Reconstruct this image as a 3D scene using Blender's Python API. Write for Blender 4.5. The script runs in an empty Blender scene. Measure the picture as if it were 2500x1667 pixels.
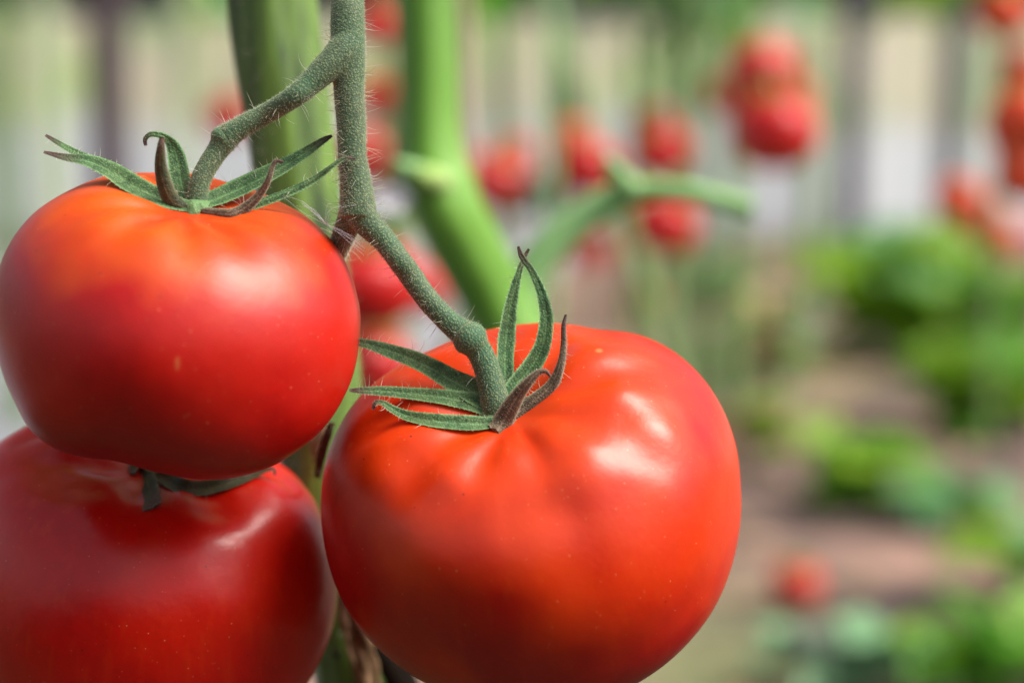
import bpy, math, random
import numpy as np
from mathutils import Vector, Matrix
from mathutils.bvhtree import BVHTree
from mathutils import noise as mn

SC = bpy.context.scene
R = math.radians
COL = SC.collection

# ------------------------------------------------------------------ camera
FPX = 4861.0            # focal length in pixels of a 2500 px wide frame
PITCH = R(8)
CAM = np.array([0.0, 0.0, 0.5])
FWD = np.array([0, math.cos(PITCH), -math.sin(PITCH)])
UP = np.array([0, math.sin(PITCH), math.cos(PITCH)])
RT = np.array([1.0, 0, 0])
cd = bpy.data.cameras.new('camera')
cam = bpy.data.objects.new('camera', cd)
COL.objects.link(cam)
cam.location = CAM
cam.rotation_euler = (R(90) - PITCH, 0, 0)
cd.lens = 70
cd.sensor_width = 36
cd.clip_start = 0.01
cd.clip_end = 400
cd.dof.use_dof = True
cd.dof.focus_distance = 0.368
cd.dof.aperture_fstop = 6.9
SC.camera = cam

# ------------------------------------------------------------------ light
SUN_DIR = 0.62 * RT + 0.76 * UP - 0.27 * FWD      # towards the sun
SUN_DIR = SUN_DIR / np.linalg.norm(SUN_DIR)
EL = math.asin(SUN_DIR[2])
AZ = math.atan2(SUN_DIR[0], SUN_DIR[1])
w = bpy.data.worlds.new("World")
SC.world = w
w.use_nodes = True
nt = w.node_tree
nt.nodes.clear()
sky = nt.nodes.new('ShaderNodeTexSky')
sky.sky_type = 'NISHITA'
sky.sun_disc = False
sky.sun_elevation = EL
sky.sun_rotation = AZ
sky.dust_density = 4.0
sky.air_density = 1.0
sky.ozone_density = 1.0
bg = nt.nodes.new('ShaderNodeBackground')
bg.inputs['Strength'].default_value = 0.05
wo = nt.nodes.new('ShaderNodeOutputWorld')
hsv = nt.nodes.new('ShaderNodeHueSaturation')      # thin overcast: the blue is washed out
hsv.inputs['Saturation'].default_value = 0.45
nt.links.new(sky.outputs[0], hsv.inputs['Color'])
nt.links.new(hsv.outputs[0], bg.inputs[0])
nt.links.new(bg.outputs[0], wo.inputs[0])
sl = bpy.data.lights.new('sun', 'SUN')
sl.energy = 1.5
sl.angle = R(36)
sl.color = (1.0, 0.94, 0.85)
so = bpy.data.objects.new('sun', sl)
COL.objects.link(so)
so.rotation_euler = Vector(SUN_DIR).to_track_quat('Z', 'Y').to_euler()

SC.view_settings.view_transform = 'Standard'
SC.view_settings.look = 'None'
SC.view_settings.gamma = 1
SC.view_settings.use_curve_mapping = False
SC.view_settings.exposure = 1.68
SC.cycles.use_denoising = True
SC.cycles.max_bounces = 8
SC.cycles.sample_clamp_indirect = 6

# ------------------------------------------------------------------ helpers
def P(px, py, d):
    return CAM + FWD * d + RT * ((px - 1250) / FPX * d) + UP * ((833.5 - py) / FPX * d)

def mesh_obj(name, verts, faces, mat=None, parent=None, smooth=True, loc=None):
    me = bpy.data.meshes.new(name)
    me.from_pydata([tuple(map(float, v)) for v in verts], [], [tuple(f) for f in faces])
    me.update()
    if smooth:
        me.polygons.foreach_set('use_smooth', [True] * len(me.polygons))
    o = bpy.data.objects.new(name, me)
    COL.objects.link(o)
    if mat: me.materials.append(mat)
    if loc is not None: o.location = loc
    if parent: o.parent = parent
    return o

def thing(name, label, cat, loc=(0, 0, 0), group=None):
    o = bpy.data.objects.new(name, None)
    o.empty_display_size = 0.02
    COL.objects.link(o)
    o.location = tuple(map(float, loc))
    tag(o, label, cat, group)
    return o

def tag(o, label, cat, group=None):
    o['label'] = label
    o['category'] = cat
    if group: o['group'] = group
    return o

def catmull(pts, n):
    """pts: (k, m) control rows -> (n, m) samples"""
    p = np.asarray(pts, float)
    k = len(p)
    p = np.vstack([2 * p[0] - p[1], p, 2 * p[-1] - p[-2]])
    out = []
    for t in np.linspace(0, k - 1 - 1e-9, n):
        i = int(t); f = t - i
        a, b, c, d = p[i], p[i + 1], p[i + 2], p[i + 3]
        out.append(0.5 * ((2 * b) + (c - a) * f + (2 * a - 5 * b + 4 * c - d) * f * f + (3 * b - 3 * c + d - a) * f ** 3))
    return np.array(out)

def unit(v):
    return v / (np.linalg.norm(v) + 1e-12)

def tube_geo(path, rad, ns=12, cap=True, wob=0, seed=0, ell=1.0):
    V, F = [], []
    n = len(path)
    T = np.gradient(path, axis=0)
    ref = np.array([0.13, 0.97, 0.21])
    for i in range(n):
        t = unit(T[i])
        u = unit(np.cross(t, ref)); v = np.cross(t, u)
        for j in range(ns):
            a = 2 * math.pi * j / ns
            r = rad[i]
            if wob:
                r *= 1 + wob * mn.noise(Vector((path[i][0] * 90 + seed, path[i][2] * 90 + math.cos(a), math.sin(a) * 1.3)))
            V.append(path[i] + u * math.cos(a) * r + v * math.sin(a) * r * ell)
    for i in range(n - 1):
        for j in range(ns):
            k = (j + 1) % ns
            F.append((i * ns + j, i * ns + k, (i + 1) * ns + k, (i + 1) * ns + j))
    if cap:
        F.append(tuple(range(ns))[::-1]); F.append(tuple((n - 1) * ns + j for j in range(ns)))
    return V, F

def join_geo(parts):
    V, F = [], []
    for v, f in parts:
        o = len(V)
        V.extend(v)
        F.extend([tuple(i + o for i in q) for q in f])
    return V, F

def pxpath(ctrl, n):
    """ctrl rows (px,py,depth,half-width px) -> world path, radii in metres"""
    s = catmull(ctrl, n)
    path = np.array([P(a, b, c) for a, b, c, _ in s])
    rad = np.maximum(s[:, 3], 1.0) / FPX * s[:, 2]
    return path, rad

# ------------------------------------------------------------------ materials
def mat(name):
    m = bpy.data.materials.new(name)
    m.use_nodes = True
    t = m.node_tree
    b = t.nodes['Principled BSDF']
    return m, t, b

def N(t, typ, **kw):
    n = t.nodes.new(typ)
    for k, v in kw.items():
        if k in n.inputs.keys() if hasattr(n.inputs, 'keys') else False:
            n.inputs[k].default_value = v
        else:
            setattr(n, k, v)
    return n

def coords(t, scale=(1, 1, 1), kind='Object'):
    tc = t.nodes.new('ShaderNodeTexCoord')
    mp = t.nodes.new('ShaderNodeMapping')
    mp.inputs['Scale'].default_value = scale
    t.links.new(tc.outputs[kind], mp.inputs[0])
    return mp.outputs[0]

def noise_n(t, vec, scale, detail=3, rough=0.5):
    n = t.nodes.new('ShaderNodeTexNoise')
    n.inputs['Scale'].default_value = scale
    n.inputs['Detail'].default_value = detail
    n.inputs['Roughness'].default_value = rough
    t.links.new(vec, n.inputs['Vector'])
    return n.outputs['Fac']

def ramp(t, fac, stops, interp='LINEAR'):
    r = t.nodes.new('ShaderNodeValToRGB')
    r.color_ramp.interpolation = interp
    e = r.color_ramp.elements
    while len(e) < len(stops): e.new(0.5)
    for i, (p, c) in enumerate(stops):
        e[i].position = p
        e[i].color = c if len(c) == 4 else (*c, 1)
    t.links.new(fac, r.inputs[0])
    return r.outputs[0]

def mix(t, fac, a, b):
    m = t.nodes.new('ShaderNodeMix'); m.data_type = 'RGBA'
    for sock, val in ((m.inputs[0], fac), (m.inputs[6], a), (m.inputs[7], b)):
        if isinstance(val, (int, float)): sock.default_value = val
        elif isinstance(val, tuple): sock.default_value = (*val, 1) if len(val) == 3 else val
        else: t.links.new(val, sock)
    return m.outputs[2]

def bump(t, b, h, strength, dist):
    n = t.nodes.new('ShaderNodeBump')
    n.inputs['Strength'].default_value = strength
    n.inputs['Distance'].default_value = dist
    t.links.new(h, n.inputs['Height'])
    t.links.new(n.outputs[0], b.inputs['Normal'])
    return n

def voro(t, vec, scale, feature='F1', rnd=1.0):
    v = t.nodes.new('ShaderNodeTexVoronoi')
    v.feature = feature
    v.inputs['Scale'].default_value = scale
    v.inputs['Randomness'].default_value = rnd
    t.links.new(vec, v.inputs['Vector'])
    return v

def tomato_mat(name, red, orange, warm=0.5, rough=0.33, streak=0.3, specks=True, sss=0.25, yellow=None):
    m, t, b = mat(name)
    L = t.links
    co = coords(t)
    n1 = noise_n(t, co, 38, 2)
    n0 = noise_n(t, co, 260, 4, 0.65)
    c0 = ramp(t, n0, [(0.35, (0, 0, 0)), (0.70, (0.5, 0.5, 0.5))])
    red = mix(t, c0, red, tuple(q * k_ for q, k_ in zip(red, (0.72, 0.8, 1))))
    c = mix(t, ramp(t, n1, [(0.38, (0, 0, 0)), (0.68, (warm, warm, warm))]), red, orange)
    # fine streaks that run from stalk to base
    cs = coords(t, (420, 420, 26))
    n2 = noise_n(t, cs, 1.0, 4, 0.6)
    c = mix(t, ramp(t, n2, [(0.52, (0, 0, 0)), (0.78, (streak, streak, streak))]), c, tuple(min(1, x * y) for x, y in zip(orange, (1.0, 1.6, 1.2))))
    if yellow:
        # paler ring of shoulder round the stalk
        sep = t.nodes.new('ShaderNodeSeparateXYZ'); L.new(co, sep.inputs[0])
        mul = t.nodes.new('ShaderNodeMath'); mul.operation = 'MULTIPLY_ADD'
        mul.inputs[1].default_value = 22.0; mul.inputs[2].default_value = 0.0
        L.new(sep.outputs[2], mul.inputs[0])
        add = t.nodes.new('ShaderNodeMath'); add.operation = 'ADD'
        L.new(mul.outputs[0], add.inputs[0])
        sc_ = t.nodes.new('ShaderNodeMath'); sc_.operation = 'MULTIPLY'; sc_.inputs[1].default_value = 0.35
        L.new(noise_n(t, co, 70, 2), sc_.inputs[0]); L.new(sc_.outputs[0], add.inputs[1])
        c = mix(t, ramp(t, add.outputs[0], [(0.50, (0, 0, 0)), (0.82, (0.8, 0.8, 0.8))]), c, yellow)
    if specks:
        v = voro(t, co, 1000)
        msk = ramp(t, v.outputs['Distance'], [(0.05, (1, 1, 1)), (0.16, (0, 0, 0))])
        pick = ramp(t, v.outputs['Color'], [(0.66, (0, 0, 0)), (0.90, (1, 1, 1))])
        mm = t.nodes.new('ShaderNodeMath'); mm.operation = 'MULTIPLY'
        L.new(msk, mm.inputs[0]); L.new(pick, mm.inputs[1])
        c = mix(t, mm.outputs[0], c, (0.80, 0.34, 0.14))
        v2 = voro(t, co, 300)
        msk2 = ramp(t, v2.outputs['Distance'], [(0.03, (1, 1, 1)), (0.075, (0, 0, 0))])
        pick2 = ramp(t, v2.outputs['Color'], [(0.70, (0, 0, 0)), (0.72, (1, 1, 1))])
        m2 = t.nodes.new('ShaderNodeMath'); m2.operation = 'MULTIPLY'
        L.new(msk2, m2.inputs[0]); L.new(pick2, m2.inputs[1])
        c = mix(t, m2.outputs[0], c, (0.12, 0.01, 0.02))
        v3 = voro(t, coords(t, (1, 1, 0.35)), 95)
        msk3 = ramp(t, v3.outputs['Distance'], [(0.045, (0.8, 0.8, 0.8)), (0.09, (0, 0, 0))])
        pick3 = ramp(t, v3.outputs['Color'], [(0.70, (0, 0, 0)), (0.72, (1, 1, 1))])
        m3 = t.nodes.new('ShaderNodeMath'); m3.operation = 'MULTIPLY'
        L.new(msk3, m3.inputs[0]); L.new(pick3, m3.inputs[1])
        c = mix(t, m3.outputs[0], c, (0.62, 0.20, 0.06))
    L.new(c, b.inputs['Base Color'])
    rr = noise_n(t, co, 160, 3)
    rm = t.nodes.new('ShaderNodeMapRange')
    rm.inputs['To Min'].default_value = rough - 0.04
    rm.inputs['To Max'].default_value = rough + 0.07
    L.new(rr, rm.inputs[0]); L.new(rm.outputs[0], b.inputs['Roughness'])
    b.inputs['Subsurface Weight'].default_value = sss
    b.inputs['Subsurface Radius'].default_value = (1.0, 0.12, 0.03)
    b.inputs['Subsurface Scale'].default_value = 0.004
    b.inputs['Specular IOR Level'].default_value = 0.55
    hs = noise_n(t, co, 900, 2)
    n_ = bump(t, b, hs, 0.12, 0.0002)
    n2_ = t.nodes.new('ShaderNodeBump'); n2_.inputs['Strength'].default_value = 0.16; n2_.inputs['Distance'].default_value = 0.0006
    L.new(noise_n(t, co, 210, 3), n2_.inputs['Height']); L.new(n2_.outputs[0], n_.inputs['Normal'])
    return m

def plant_mat(name, c1, c2, dot=(0.30, 0.36, 0.16), dotscale=2600, rough=0.6, tip=None, fine=True, trans=0.0, sheen=0.3, patch=60, dotw=0.7):
    m, t, b = mat(name)
    L = t.links
    co = coords(t)
    c = mix(t, ramp(t, noise_n(t, co, patch, 3), [(0.35, (0, 0, 0)), (0.65, (1, 1, 1))]), c1, c2)
    if fine:
        v = voro(t, co, dotscale)
        k = ramp(t, v.outputs['Distance'], [(0.12, (dotw,) * 3), (0.42, (0, 0, 0))])
        c = mix(t, k, c, dot)
        v2 = voro(t, co, 520)
        k2 = ramp(t, v2.outputs['Distance'], [(0.10, (1, 1, 1)), (0.2, (0, 0, 0))])
        p2 = ramp(t, v2.outputs['Color'], [(0.55, (0, 0, 0)), (0.6, (0.8, 0.8, 0.8))])
        mm = t.nodes.new('ShaderNodeMath'); mm.operation = 'MULTIPLY'
        L.new(k2, mm.inputs[0]); L.new(p2, mm.inputs[1])
        c = mix(t, mm.outputs[0], c, (0.02, 0.06, 0.02))
        inv = t.nodes.new('ShaderNodeMath'); inv.operation = 'SUBTRACT'; inv.inputs[0].default_value = 1
        L.new(v.outputs['Distance'], inv.inputs[1])
        bump(t, b, inv.outputs[0], 0.55, 0.00025)
    if tip:
        ac = t.nodes.new('ShaderNodeAttribute'); ac.attribute_name = 'across'
        c = mix(t, ramp(t, ac.outputs['Fac'], [(0.0, (0.55, 0.55, 0.55)), (0.16, (0, 0, 0)), (0.75, (0, 0, 0)), (1.0, (0.75, 0.75, 0.75))]), c, tuple(min(1, 2.3 * q + 0.04) for q in c2))
        c = mix(t, ramp(t, noise_n(t, co, 420, 4, 0.7), [(0.50, (0, 0, 0)), (0.62, (0.6, 0.6, 0.6))]), c, tuple(0.45 * q for q in c1))
        at = t.nodes.new('ShaderNodeAttribute'); at.attribute_name = 'tip'
        c = mix(t, ramp(t, at.outputs['Fac'], [(0.72, (0, 0, 0)), (0.93, (1, 1, 1))]), c, tip)
    L.new(c, b.inputs['Base Color'])
    b.inputs['Roughness'].default_value = rough
    b.inputs['Sheen Weight'].default_value = sheen
    b.inputs['Sheen Tint'].default_value = (0.75, 0.85, 0.55, 1)
    b.inputs['Specular IOR Level'].default_value = 0.3
    if trans:
        out = [n for n in t.nodes if n.type == 'OUTPUT_MATERIAL'][0]
        tr = t.nodes.new('ShaderNodeBsdfTranslucent')
        L.new(c, tr.inputs[0])
        ms = t.nodes.new('ShaderNodeMixShader'); ms.inputs[0].default_value = trans
        L.new(b.outputs[0], ms.inputs[1]); L.new(tr.outputs[0], ms.inputs[2])
        L.new(ms.outputs[0], out.inputs[0])
    return m

def simple_mat(name, c1, c2, scale=20, rough=0.7, scl=(1, 1, 1), trans=0.0, lo=0.35, hi=0.65, bmp=0.0):
    m, t, b = mat(name)
    co = coords(t, scl)
    n = noise_n(t, co, scale, 4)
    c = mix(t, ramp(t, n, [(lo, (0, 0, 0)), (hi, (1, 1, 1))]), c1, c2)
    t.links.new(c, b.inputs['Base Color'])
    b.inputs['Roughness'].default_value = rough
    if bmp: bump(t, b, n, bmp, 0.01)
    if trans:
        out = [x for x in t.nodes if x.type == 'OUTPUT_MATERIAL'][0]
        tr = t.nodes.new('ShaderNodeBsdfTranslucent')
        t.links.new(c, tr.inputs[0])
        ms = t.nodes.new('ShaderNodeMixShader'); ms.inputs[0].default_value = trans
        t.links.new(b.outputs[0], ms.inputs[1]); t.links.new(tr.outputs[0], ms.inputs[2])
        t.links.new(ms.outputs[0], out.inputs[0])
    return m

M = {}
M['tom_a'] = tomato_mat('tomato_skin_satin', (0.52, 0.0015, 0.0002), (0.64, 0.014, 0.0002), 0.6, 0.40, 0.10, True, 0.2, yellow=(0.85, 0.16, 0.003))
M['tom_b'] = tomato_mat('tomato_skin_orange_red', (0.50, 0.0015, 0.0002), (0.78, 0.045, 0.0002), 0.8, 0.34, 0.2, True, 0.2, yellow=(0.80, 0.06, 0.003))
M['tom_c'] = tomato_mat('tomato_skin_deep_red', (0.62, 0.0015, 0.001), (0.72, 0.022, 0.001), 0.5, 0.30, 0.5, True, 0.15)
M['tom_red'] = tomato_mat('tomato_skin_red_plain', (0.55, 0.002, 0.002), (0.68, 0.006, 0.001), 0.5, 0.32, 0.0, False, 0.0)
M['tom_orange'] = tomato_mat('tomato_skin_orange_plain', (0.70, 0.045, 0.006), (0.80, 0.10, 0.010), 0.5, 0.35, 0.0, False, 0.0)
M['tom_pink'] = tomato_mat('tomato_skin_pale_red', (0.58, 0.03, 0.02), (0.68, 0.07, 0.03), 0.5, 0.4, 0.0, False, 0.0)
M['truss'] = plant_mat('truss_skin', (0.040, 0.120, 0.060), (0.080, 0.125, 0.070), dot=(0.38, 0.46, 0.20), rough=0.62, sheen=0.5, patch=90)
M['sepal'] = plant_mat('sepal_skin', (0.050, 0.150, 0.055), (0.11, 0.21, 0.075), dot=(0.34, 0.46, 0.24), rough=0.6, tip=(0.10, 0.055, 0.05), trans=0.22, patch=140)
M['sepal_brown'] = plant_mat('sepal_brown_skin', (0.075, 0.050, 0.030), (0.12, 0.08, 0.05), dot=(0.30, 0.22, 0.15), rough=0.65, tip=(0.10, 0.055, 0.05), patch=140)
M['sepal_dark'] = plant_mat('sepal_dark_skin', (0.018, 0.036, 0.012), (0.055, 0.045, 0.016), dot=(0.08, 0.10, 0.04), rough=0.6, tip=(0.09, 0.04, 0.03), patch=140, dotw=0.4)  # dark brown-green, deepened to hold the shade under the highest tomato
M['hair'] = simple_mat('hair_skin', (0.62, 0.66, 0.48), (0.75, 0.72, 0.62), 200, 0.4, trans=0.35)
M['web'] = simple_mat('web_fibre', (0.8, 0.8, 0.85), (0.7, 0.72, 0.8), 200, 0.3, trans=0.3)
def vine_mat(name, dark, light, sc=(60, 60, 3)):
    m, t, b = mat(name)
    co = coords(t, sc)
    n = noise_n(t, co, 1.0, 4)
    c = mix(t, ramp(t, n, [(0.35, (0, 0, 0)), (0.65, (1, 1, 1))]), dark, light)
    t.links.new(c, b.inputs['Base Color'])
    b.inputs['Roughness'].default_value = 0.5
    b.inputs['Sheen Weight'].default_value = 0.25
    b.inputs['Subsurface Weight'].default_value = 0.3
    b.inputs['Subsurface Radius'].default_value = (0.4, 1.0, 0.2)
    b.inputs['Subsurface Scale'].default_value = 0.004
    bump(t, b, n, 0.4, 0.0008)
    return m
M['vine'] = vine_mat('main_stem_skin', (0.022, 0.062, 0.004), (0.17, 0.31, 0.035), (170, 170, 4))
M['vine2'] = vine_mat('bright_stem_skin', (0.12, 0.30, 0.015), (0.18, 0.40, 0.04), (60, 60, 6))
M['vine3'] = vine_mat('pale_stem_skin', (0.22, 0.42, 0.14), (0.30, 0.52, 0.21), (60, 60, 6))
M['vinebg'] = vine_mat('far_stem_skin', (0.15, 0.28, 0.07), (0.24, 0.36, 0.13), (20, 20, 3))
M['cut'] = simple_mat('cut_stem_end', (0.30, 0.46, 0.10), (0.42, 0.56, 0.20), 90, 0.6)
M['petal'] = simple_mat('pale_petal', (0.70, 0.66, 0.74), (0.8, 0.77, 0.82), 90, 0.6, trans=0.3)
M['vinepale'] = vine_mat('pale_far_stem_skin', (0.38, 0.48, 0.26), (0.46, 0.52, 0.32), (20, 20, 3))
M['leaf1'] = simple_mat('leaf_mid_green', (0.10, 0.33, 0.025), (0.18, 0.46, 0.05), 14, 0.45, trans=0.5)
M['leaf2'] = simple_mat('leaf_yellow_green', (0.27, 0.50, 0.03), (0.38, 0.60, 0.08), 14, 0.45, trans=0.5)
M['leaf3'] = simple_mat('leaf_blue_green', (0.18, 0.40, 0.18), (0.28, 0.50, 0.28), 14, 0.5, trans=0.3)
M['leaf_dark'] = simple_mat('leaf_dark_green', (0.03, 0.07, 0.03), (0.06, 0.12, 0.06), 14, 0.5, trans=0.2)
M['leaf_dry'] = simple_mat('leaf_dry_brown', (0.30, 0.19, 0.10), (0.42, 0.30, 0.16), 30, 0.8, trans=0.15)
M['dry'] = simple_mat('dried_tissue', (0.12, 0.055, 0.025), (0.36, 0.22, 0.11), 260, 0.8, (1, 1, 0.25))
M['black'] = simple_mat('matt_black', (0.012, 0.010, 0.008), (0.03, 0.02, 0.015), 200, 1.0)  # near-black, fully matt
M['black'].node_tree.nodes['Principled BSDF'].inputs['Specular IOR Level'].default_value = 0.05
M['twine'] = simple_mat('twine_fibre', (0.42, 0.30, 0.20), (0.55, 0.42, 0.30), 80, 0.9)
M['post'] = simple_mat('weathered_post', (0.055, 0.052, 0.072), (0.09, 0.085, 0.11), 6, 0.7, (1, 1, 0.3))
M['post_brown'] = simple_mat('brown_post', (0.05, 0.03, 0.036), (0.08, 0.052, 0.065), 6, 0.7, (1, 1, 0.3))
M['bark'] = simple_mat('bark', (0.07, 0.05, 0.04), (0.14, 0.11, 0.09), 8, 0.9, (1, 1, 0.2))

# curtain: white film, algae-stained in upright streaks above
def curtain_mat():
    m, t, b = mat('stained_white_film')
    L = t.links
    co = coords(t, (1, 1, 1))
    st = coords(t, (2.4, 2.4, 1.9))
    n = noise_n(t, st, 1.0, 3)
    stain = ramp(t, n, [(0.30, (0.16, 0.23, 0.09)), (0.42, (0.33, 0.41, 0.16)), (0.52, (0.42, 0.37, 0.27)), (0.66, (0.20, 0.28, 0.12))])
    sep = t.nodes.new('ShaderNodeSeparateXYZ'); L.new(co, sep.inputs[0])
    ad = t.nodes.new('ShaderNodeMath'); ad.operation = 'MULTIPLY_ADD'; ad.inputs[1].default_value = 0.25
    L.new(noise_n(t, co, 2.5, 2), ad.inputs[0]); L.new(sep.outputs[2], ad.inputs[2])
    k = ramp(t, ad.outputs[0], [(0.40, (0, 0, 0)), (0.50, (0.95, 0.95, 0.95))])
    c = mix(t, k, (0.42, 0.44, 0.46), stain)
    L.new(c, b.inputs['Base Color'])
    b.inputs['Roughness'].default_value = 0.45
    bump(t, b, noise_n(t, coords(t, (5, 5, 4)), 1.0, 3), 0.2, 0.01)
    out = [x for x in t.nodes if x.type == 'OUTPUT_MATERIAL'][0]
    tr = t.nodes.new('ShaderNodeBsdfTranslucent'); L.new(c, tr.inputs[0])
    ms = t.nodes.new('ShaderNodeMixShader'); ms.inputs[0].default_value = 0.10
    L.new(b.outputs[0], ms.inputs[1]); L.new(tr.outputs[0], ms.inputs[2]); L.new(ms.outputs[0], out.inputs[0])
    return m
M['curtain'] = curtain_mat()

def soil_mat():
    m, t, b = mat('soil')
    co = coords(t)
    n = noise_n(t, co, 4.5, 3, 0.55)
    c = ramp(t, n, [(0.36, (0.05, 0.033, 0.032)), (0.46, (0.13, 0.085, 0.078)), (0.56, (0.24, 0.145, 0.120)), (0.66, (0.40, 0.235, 0.175))])
    n2 = noise_n(t, co, 0.9, 3)
    c = mix(t, ramp(t, n2, [(0.50, (0, 0, 0)), (0.66, (0.6, 0.6, 0.6))]), c, (0.22, 0.28, 0.09))
    sp = t.nodes.new('ShaderNodeSeparateXYZ'); t.links.new(co, sp.inputs[0])
    c = mix(t, ramp(t, sp.outputs[1], [(0.0, (1, 1, 1)), (0.99, (1, 1, 1)), (1.0, (0, 0, 0))]), c, (0.08, 0.05, 0.036))  # near soil darkened, out of view, to cut light bouncing onto the fruit
    t.links.new(c, b.inputs['Base Color'])
    b.inputs['Roughness'].default_value = 0.9
    bump(t, b, noise_n(t, co, 40, 5), 0.6, 0.01)
    return m
M['soil'] = soil_mat()
M['sheet'] = simple_mat('white_mulch_film', (0.38, 0.37, 0.42), (0.50, 0.49, 0.54), 3, 0.5, bmp=0.3)

# ------------------------------------------------------------------ setting
def ground():
    def axis(lo, hi):
        fine = list(np.linspace(-3, 8, 111))
        a = [v for v in [-120, -60, -30, -15, -8, -5] if v < -3] + fine + [10, 14, 20, 35, 60, 120, 250]
        return a
    xs = [-120, -60, -30, -15, -8] + list(np.linspace(-4, 4, 81)) + [8, 15, 30, 60, 120]
    ys = [-60, -30, -15, -6, -2] + list(np.linspace(-0.5, 7.5, 81)) + [9, 12, 18, 30, 60, 120, 250]
    V, F = [], []
    for y in ys:
        for x in xs:
            z = 0.03 * mn.noise(Vector((x * 1.4, y * 1.4, 0))) + 0.015 * mn.noise(Vector((x * 6, y * 6, 3)))
            if abs(x) > 5 or y > 8: z = 0
            V.append((x, y, z))
    nx = len(xs)
    for j in range(len(ys) - 1):
        for i in range(nx - 1):
            a = j * nx + i
            F.append((a, a + 1, a + nx + 1, a + nx))
    o = mesh_obj('ground', V, F, M['soil'])
    o['kind'] = 'structure'
    return o
GR = ground()

def gz(x, y):
    return 0.03 * mn.noise(Vector((x * 1.4, y * 1.4, 0))) + 0.015 * mn.noise(Vector((x * 6, y * 6, 3)))

def sheet(name, c0, c1, w0, w1, n=60):
    V, F = [], []
    for i in range(n + 1):
        f = i / n
        cx = c0[0] + (c1[0] - c0[0]) * f; cy = c0[1] + (c1[1] - c0[1]) * f
        ww = w0 + (w1 - w0) * f
        for j in range(13):
            g = j / 12 - 0.5
            x = cx + g * ww; y = cy
            edge = 0.012 if 0 < j < 12 else -0.004
            V.append((x, y, max(gz(x, y), gz(x + .05, y), gz(x, y + .05)) + edge + 0.010 * mn.noise(Vector((x * 9, y * 9, 7)))))
    for i in range(n):
        for j in range(12):
            a = i * 13 + j
            F.append((a, a + 1, a + 14, a + 13))
    o = mesh_obj(name, V, F, M['sheet'])
    o['kind'] = 'structure'
    return o
sheet('mulch_sheet', (-1.25, 0.9), (-0.75, 5.3), 1.35, 1.9)

# curtain along the back, its roll tube on top
CY = 5.6
def curtain():
    t = thing('plastic_curtain', 'long low white plastic film leaning back behind the posts, stained green and beige', 'plastic curtain', (0, CY, 0))
    V, F = [], []
    xs = np.linspace(-4.5, 4.5, 361)
    zs = np.linspace(-0.02, 0.635, 9)
    for x in xs:
        fold = 0.035 * mn.noise(Vector((x * 1.6, 0, 0))) + 0.012 * mn.noise(Vector((x * 5, 4, 0)))
        for z in zs:
            V.append((x, fold * (0.4 + z) + z * 0.75, z))
    m = len(zs)
    for i in range(len(xs) - 1):
        for j in range(m - 1):
            a = i * m + j
            F.append((a, a + m, a + m + 1, a + 1))
    o = mesh_obj('film', V, F, M['curtain'], t)
    sm = o.modifiers.new('thickness', 'SOLIDIFY'); sm.thickness = 0.003
    path = np.array([(x, 0.49, 0.65) for x in np.linspace(-4.5, 4.5, 20)])
    V, F = tube_geo(path, [0.02] * 20, 10)
    mesh_obj('roll_tube', V, F, M['post'], t)
curtain()

def post(px, wpx, depth, m, label, lean=0.0, h=2.2):
    p = P(px, 300, depth)
    x, y = p[0], p[1]
    hw = wpx / 2 / FPX * depth
    t = thing('support_post', label, 'post', (x, y, 0), 'posts in front of the plastic curtain')
    zz = np.linspace(-0.05, h, 12)
    path = np.array([(lean * (z - 0.45), 0, z) for z in zz])
    V, F = tube_geo(path, [hw * (1.04 - 0.02 * i / 12) for i in range(12)], 14, wob=0.04, seed=px)
    mesh_obj('shaft', V, F, m, t)
    V, F = tube_geo(np.array([(lean * (z - 0.45), 0, z) for z in (1.55, 1.56, 1.60, 1.61)]), [hw * 1.02, hw * 1.2, hw * 1.2, hw * 1.02], 14)
    mesh_obj('band', V, F, M['post'], t)
    V, F = tube_geo(np.array([(0, 0, z) for z in (-0.04, 0.02, 0.05, 0.06)]), [hw * 1.5, hw * 1.5, hw * 1.35, hw], 14)
    mesh_obj('foot', V, F, m, t)
    return t
post(268, 92, 5.2, M['post_brown'], 'dark brown-purple post, thickest of them, above the pale stretch at the upper left')
post(1368, 62, 5.2, M['post'], 'grey-violet post seen between the bright green stem and the hanging red tomatoes', lean=-0.05)
post(2082, 62, 5.2, M['post'], 'slim grey post standing just right of the large deep red hanging tomatoes')
post(2322, 62, 5.4, M['post'], 'pale grey post farthest to the right, beside the orange tomatoes')

# trees and shrubs beyond the curtain
def leaf_cloud(name, n, rx, ry, rz, size, m, parent, z0, seed):
    rnd = random.Random(seed)
    V, F = [], []
    for k in range(n):
        while True:
            q = (rnd.uniform(-1, 1), rnd.uniform(-1, 1), rnd.uniform(-1, 1))
            r2 = q[0] ** 2 + q[1] ** 2 + q[2] ** 2
            if r2 < 1 and mn.noise(Vector((q[0] * 2.3 + seed, q[1] * 2.3, q[2] * 2.3))) > -0.12: break
        c = np.array([q[0] * rx, q[1] * ry, z0 + q[2] * rz])
        a = unit(np.array([rnd.gauss(0, 1) for _ in range(3)])); b_ = unit(np.cross(a, [rnd.gauss(0, 1) for _ in range(3)]))
        s = size * rnd.uniform(0.6, 1.3)
        o = len(V)
        V += [c - a * s, c + b_ * s * 0.45, c + a * s, c - b_ * s * 0.45]
        F.append((o, o + 1, o + 2, o + 3))
    return mesh_obj(name, V, F, m, parent, smooth=False)

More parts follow.
